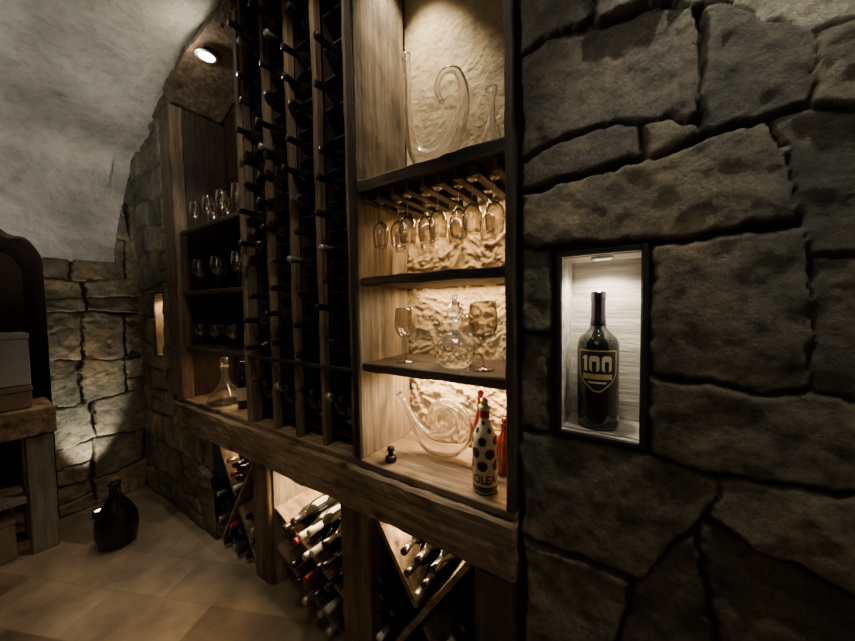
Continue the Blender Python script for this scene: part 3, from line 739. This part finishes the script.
one = ([(-.036, 0), (-.027, 0), (-.027, hN), (-.036, hN), (-.042, hN-.010), (-.036, hN-.010)], [[0, 1, 2, 3], [3, 4, 5]])
num = join(one, block_zero(-.008, .027, hN, .0078), block_zero(.025, .027, hN, .0078))
mesh_obj('number', wrap(num[0], RBk+.0017, z0_), num[1], whiteM, lb)
mesh_obj('label_band', *strip(lambda t: .040, .149*k, .164*k, RBk+.0015, 12, 1), goldprint, lb, True)
mesh_obj('label_rule', *strip(lambda t: .024, .137*k, .142*k, RBk+.0015, 12, 1), whiteM, lb, True)
d.rotation_euler = (0, 0, math.radians(4))
# demijohn on floor
p = onZ(114, 545, 0)
d = thing('demijohn', 'round dark glass demijohn standing on the floor by the lit stone corner', 'demijohn', (p.x, p.y+.02, .002))
mesh_obj('body', *lathe([(.0001, 0), (.075, 0), (.1, .03), (.115, .1), (.11, .19), (.08, .26), (.042, .32), (.03, .35), (.028, .41), (.035, .415), (.035, .43), (.0001, .43)], 32), jugG, d, True)
mesh_obj('cork', *lathe([(.0001, .431), (.024, .431), (.028, .46), (.0001, .462)], 16), cork, d, True)
hp = catmull([(.03, 0, .4, .007), (.08, 0, .4, .008), (.1, 0, .34, .008), (.08, 0, .265, .007)], 6); mesh_obj('handle', *tube(hp, 10), jugG, d, True)
# ------------------------------------------------------------------ bench with cartons at the left
fx = -3.3; yr = onX(57, 415, fx).y; zt = onX(57, 405, fx).z; zb = onX(57, 431, fx).z
bn = thing('rustic_bench', 'rustic timber bench with thick beam top and pale legs before the dark archway', 'bench', (fx-.2, yr-.5, 0), world=True)
mesh_obj('bench_top', *box(fx-.4, fx, yr-1.1, yr, zb, zt, .008, .06, .005, 31), beamM, bn)
for (x, y) in ((fx-.12, yr-.14), (fx-.12, yr-1.08), (fx-.38, yr-.14), (fx-.38, yr-1.08)):
    mesh_obj('leg', *box(x, x+.1, y, y+.12, .001, zb-.008, .006), paleWood, bn)
mesh_obj('lower_shelf', *box(fx-.37, fx-.02, yr-.95, yr-.15, .36, .4, .004), paleWood, bn)
def carton(loc, sz, m, label):
    t = thing('carton', label, 'box', loc)
    w_, d_, h_ = sz
    mesh_obj('body', *box(-w_/2, w_/2, -d_/2, d_/2, 0, h_-.006, .004), m, t)
    mesh_obj('lid', *box(-w_/2-.004, w_/2+.004, -d_/2-.004, d_/2+.004, h_-.005, h_+.03, .003), m, t)
ye = onX(30, 360, -3.33).y
h1 = (onX(10, 388, -3.33).z-zt-.01)-.03; h2 = onX(10, 334, -3.33).z-(zt+h1+.045)-.03
carton((fx-.2, ye-.25, zt+.008), (.32, .5, h1), boxBrown, 'brown carton on the rustic bench under the pale carton')
carton((fx-.2, ye-.25, zt+h1+.045), (.32, .5, h2), boxWhite, 'pale carton stacked on the brown carton on the bench')
carton((fx-.2, yr-.45, .405), (.28, .4, .2), boxWhite, 'pale carton on the lower shelf of the bench')
carton((fx-.2, yr-.45, .003), (.28, .5, .24), boxBrown, 'brown carton on the floor beneath the bench shelf')
# floor uplight
ul = thing('floor_uplight', 'small black floor uplight aimed at the stone pillar in the corner', 'lamp', (-3.5, -.38, .001))
mesh_obj('housing', *lathe([(.0001, 0), (.04, 0), (.045, .01), (.045, .06), (.04, .06), (.038, .045)], 24), iron, ul, True)
mesh_obj('lens', *lathe([(.038, .046), (.0001, .046)], 24), emis('uplight_lens', (1, .85, .6), 8), ul)
# ------------------------------------------------------------------ lights
WARM = (1, .66, .32); NEU = (1, .88, .68); COOL = (1, .97, .88)
def area(loc, sx, sy, e, col=WARM, rot=(0, 0, 0)):
    l = bpy.data.lights.new('area_light', 'AREA'); l.shape = 'RECTANGLE'; l.size = sx; l.size_y = sy; l.energy = e; l.color = col
    o = bpy.data.objects.new('area_light', l); COL.objects.link(o); o.location = loc; o.rotation_euler = rot; return o
def spot(loc, tgt, e, ang=60, col=WARM, blend=.6, r=.02):
    l = bpy.data.lights.new('spot_light', 'SPOT'); l.energy = e; l.spot_size = math.radians(ang); l.spot_blend = blend; l.color = col; l.shadow_soft_size = r
    o = bpy.data.objects.new('spot_light', l); COL.objects.link(o); o.location = loc
    o.rotation_euler = (Vector(tgt)-Vector(loc)).to_track_quat('-Z', 'Y').to_euler(); return o
def point(loc, e, col=WARM, r=.02):
    l = bpy.data.lights.new('point_light', 'POINT'); l.energy = e; l.color = col; l.shadow_soft_size = r
    o = bpy.data.objects.new('point_light', l); COL.objects.link(o); o.location = loc; return o
xm = (XM0+XM1)/2
# central bay
area((xm, .25, zG-.02), .5, .02, 4.2, WARM, (math.radians(14), 0, 0))
area((xm, .29, zS2b-.01), .5, .02, 3.4, WARM, (math.radians(4), 0, 0))
area((xm, .07, zS2b-.01), .3, .015, .8, NEU)  # added front strip without a fixture, puts highlights on the crystal
area((xm, .29, zS3b-.01), .5, .02, 11.0, WARM, (math.radians(4), 0, 0))
area((xm, .06, zS3b-.01), .3, .015, 1.4, NEU)  # added front strip without a fixture, puts highlights on the coiled decanter
spot((XM0+.10, .12, 3.3), (XM0+.14, .3, 2.5), 95, 66, (1, .82, .56), .9)
# niches
spot((NXc, .07, NZ1-.015), (NXc, .09, NZ0), 9, 140, (1, .88, .70), .5, .015)
spot((SXc, .06, NZ1-.015), (SXc, .08, NZ0), 8, 140, WARM, .5, .015)
# left bay
spot((LX.x, .02, LZ-.02), (LX.x+.08, .06, 1.0), 34, 84, NEU)
point((LX.x, -.06, LZ-.05), 2.2, NEU, .03)  # added glow beside the spotlight, stands in for its flare
area(((XL1+XR0)/2, .2, zl[2]-.04), .4, .02, 2.0)
# bins
area(((BB[0]+BB[1])/2, .17, zCb-.015), .35, .2, 14, WARM)
area((BC[0]+.2, .16, zCb-.015), .3, .06, 9)
area((BA[0]+.2, .16, zCb-.015), .25, .06, 1.2)
# end corner
spot((-3.5, -.40, .07), (-3.76, -.38, .8), 70, 40, NEU, .8)
# room
spot((-.9, -.9, 3.3), (.1, .0, 2.5), 22, 55, COOL)
spot((.32, -.22, 3.2), (.28, 0, 2.3), 46, 60, NEU)
spot((.1, -.5, 3.2), (.15, 0, 1.7), 12, 40, NEU, 1.0)
q = onZ(170, 580)
spot((q.x+.2, q.y-.2, 3.3), q, 60, 24, NEU, 1.0)
spot((-1.0, -.55, 3.4), (-1.5, -.0, 2.0), 34, 70, (1, .82, .56))
spot((-.5, -1.1, 3.4), (-1.5, 0, 1.4), 42, 26, (1, .78, .5))  # unseen spot added to lift the dark lower half of the rack
spot((-1.2, -1.3, 1.5), (-3.3, -.9, 3.1), 100, 75, COOL, 1.0, .1)  # unseen upward spot added to brighten the vault plaster
area((-.2, -1.9, 2.6), .8, .8, 2.0, COOL, (math.radians(50), 0, 0))  # unseen soft fill added behind the camera
w_ = bpy.data.worlds.new('world'); S.world = w_; w_.use_nodes = True
w_.node_tree.nodes['Background'].inputs[0].default_value = (.045, .045, .04, 1); w_.node_tree.nodes['Background'].inputs[1].default_value = .1
for o in bpy.data.objects:
    if '_w' in o: del o['_w']
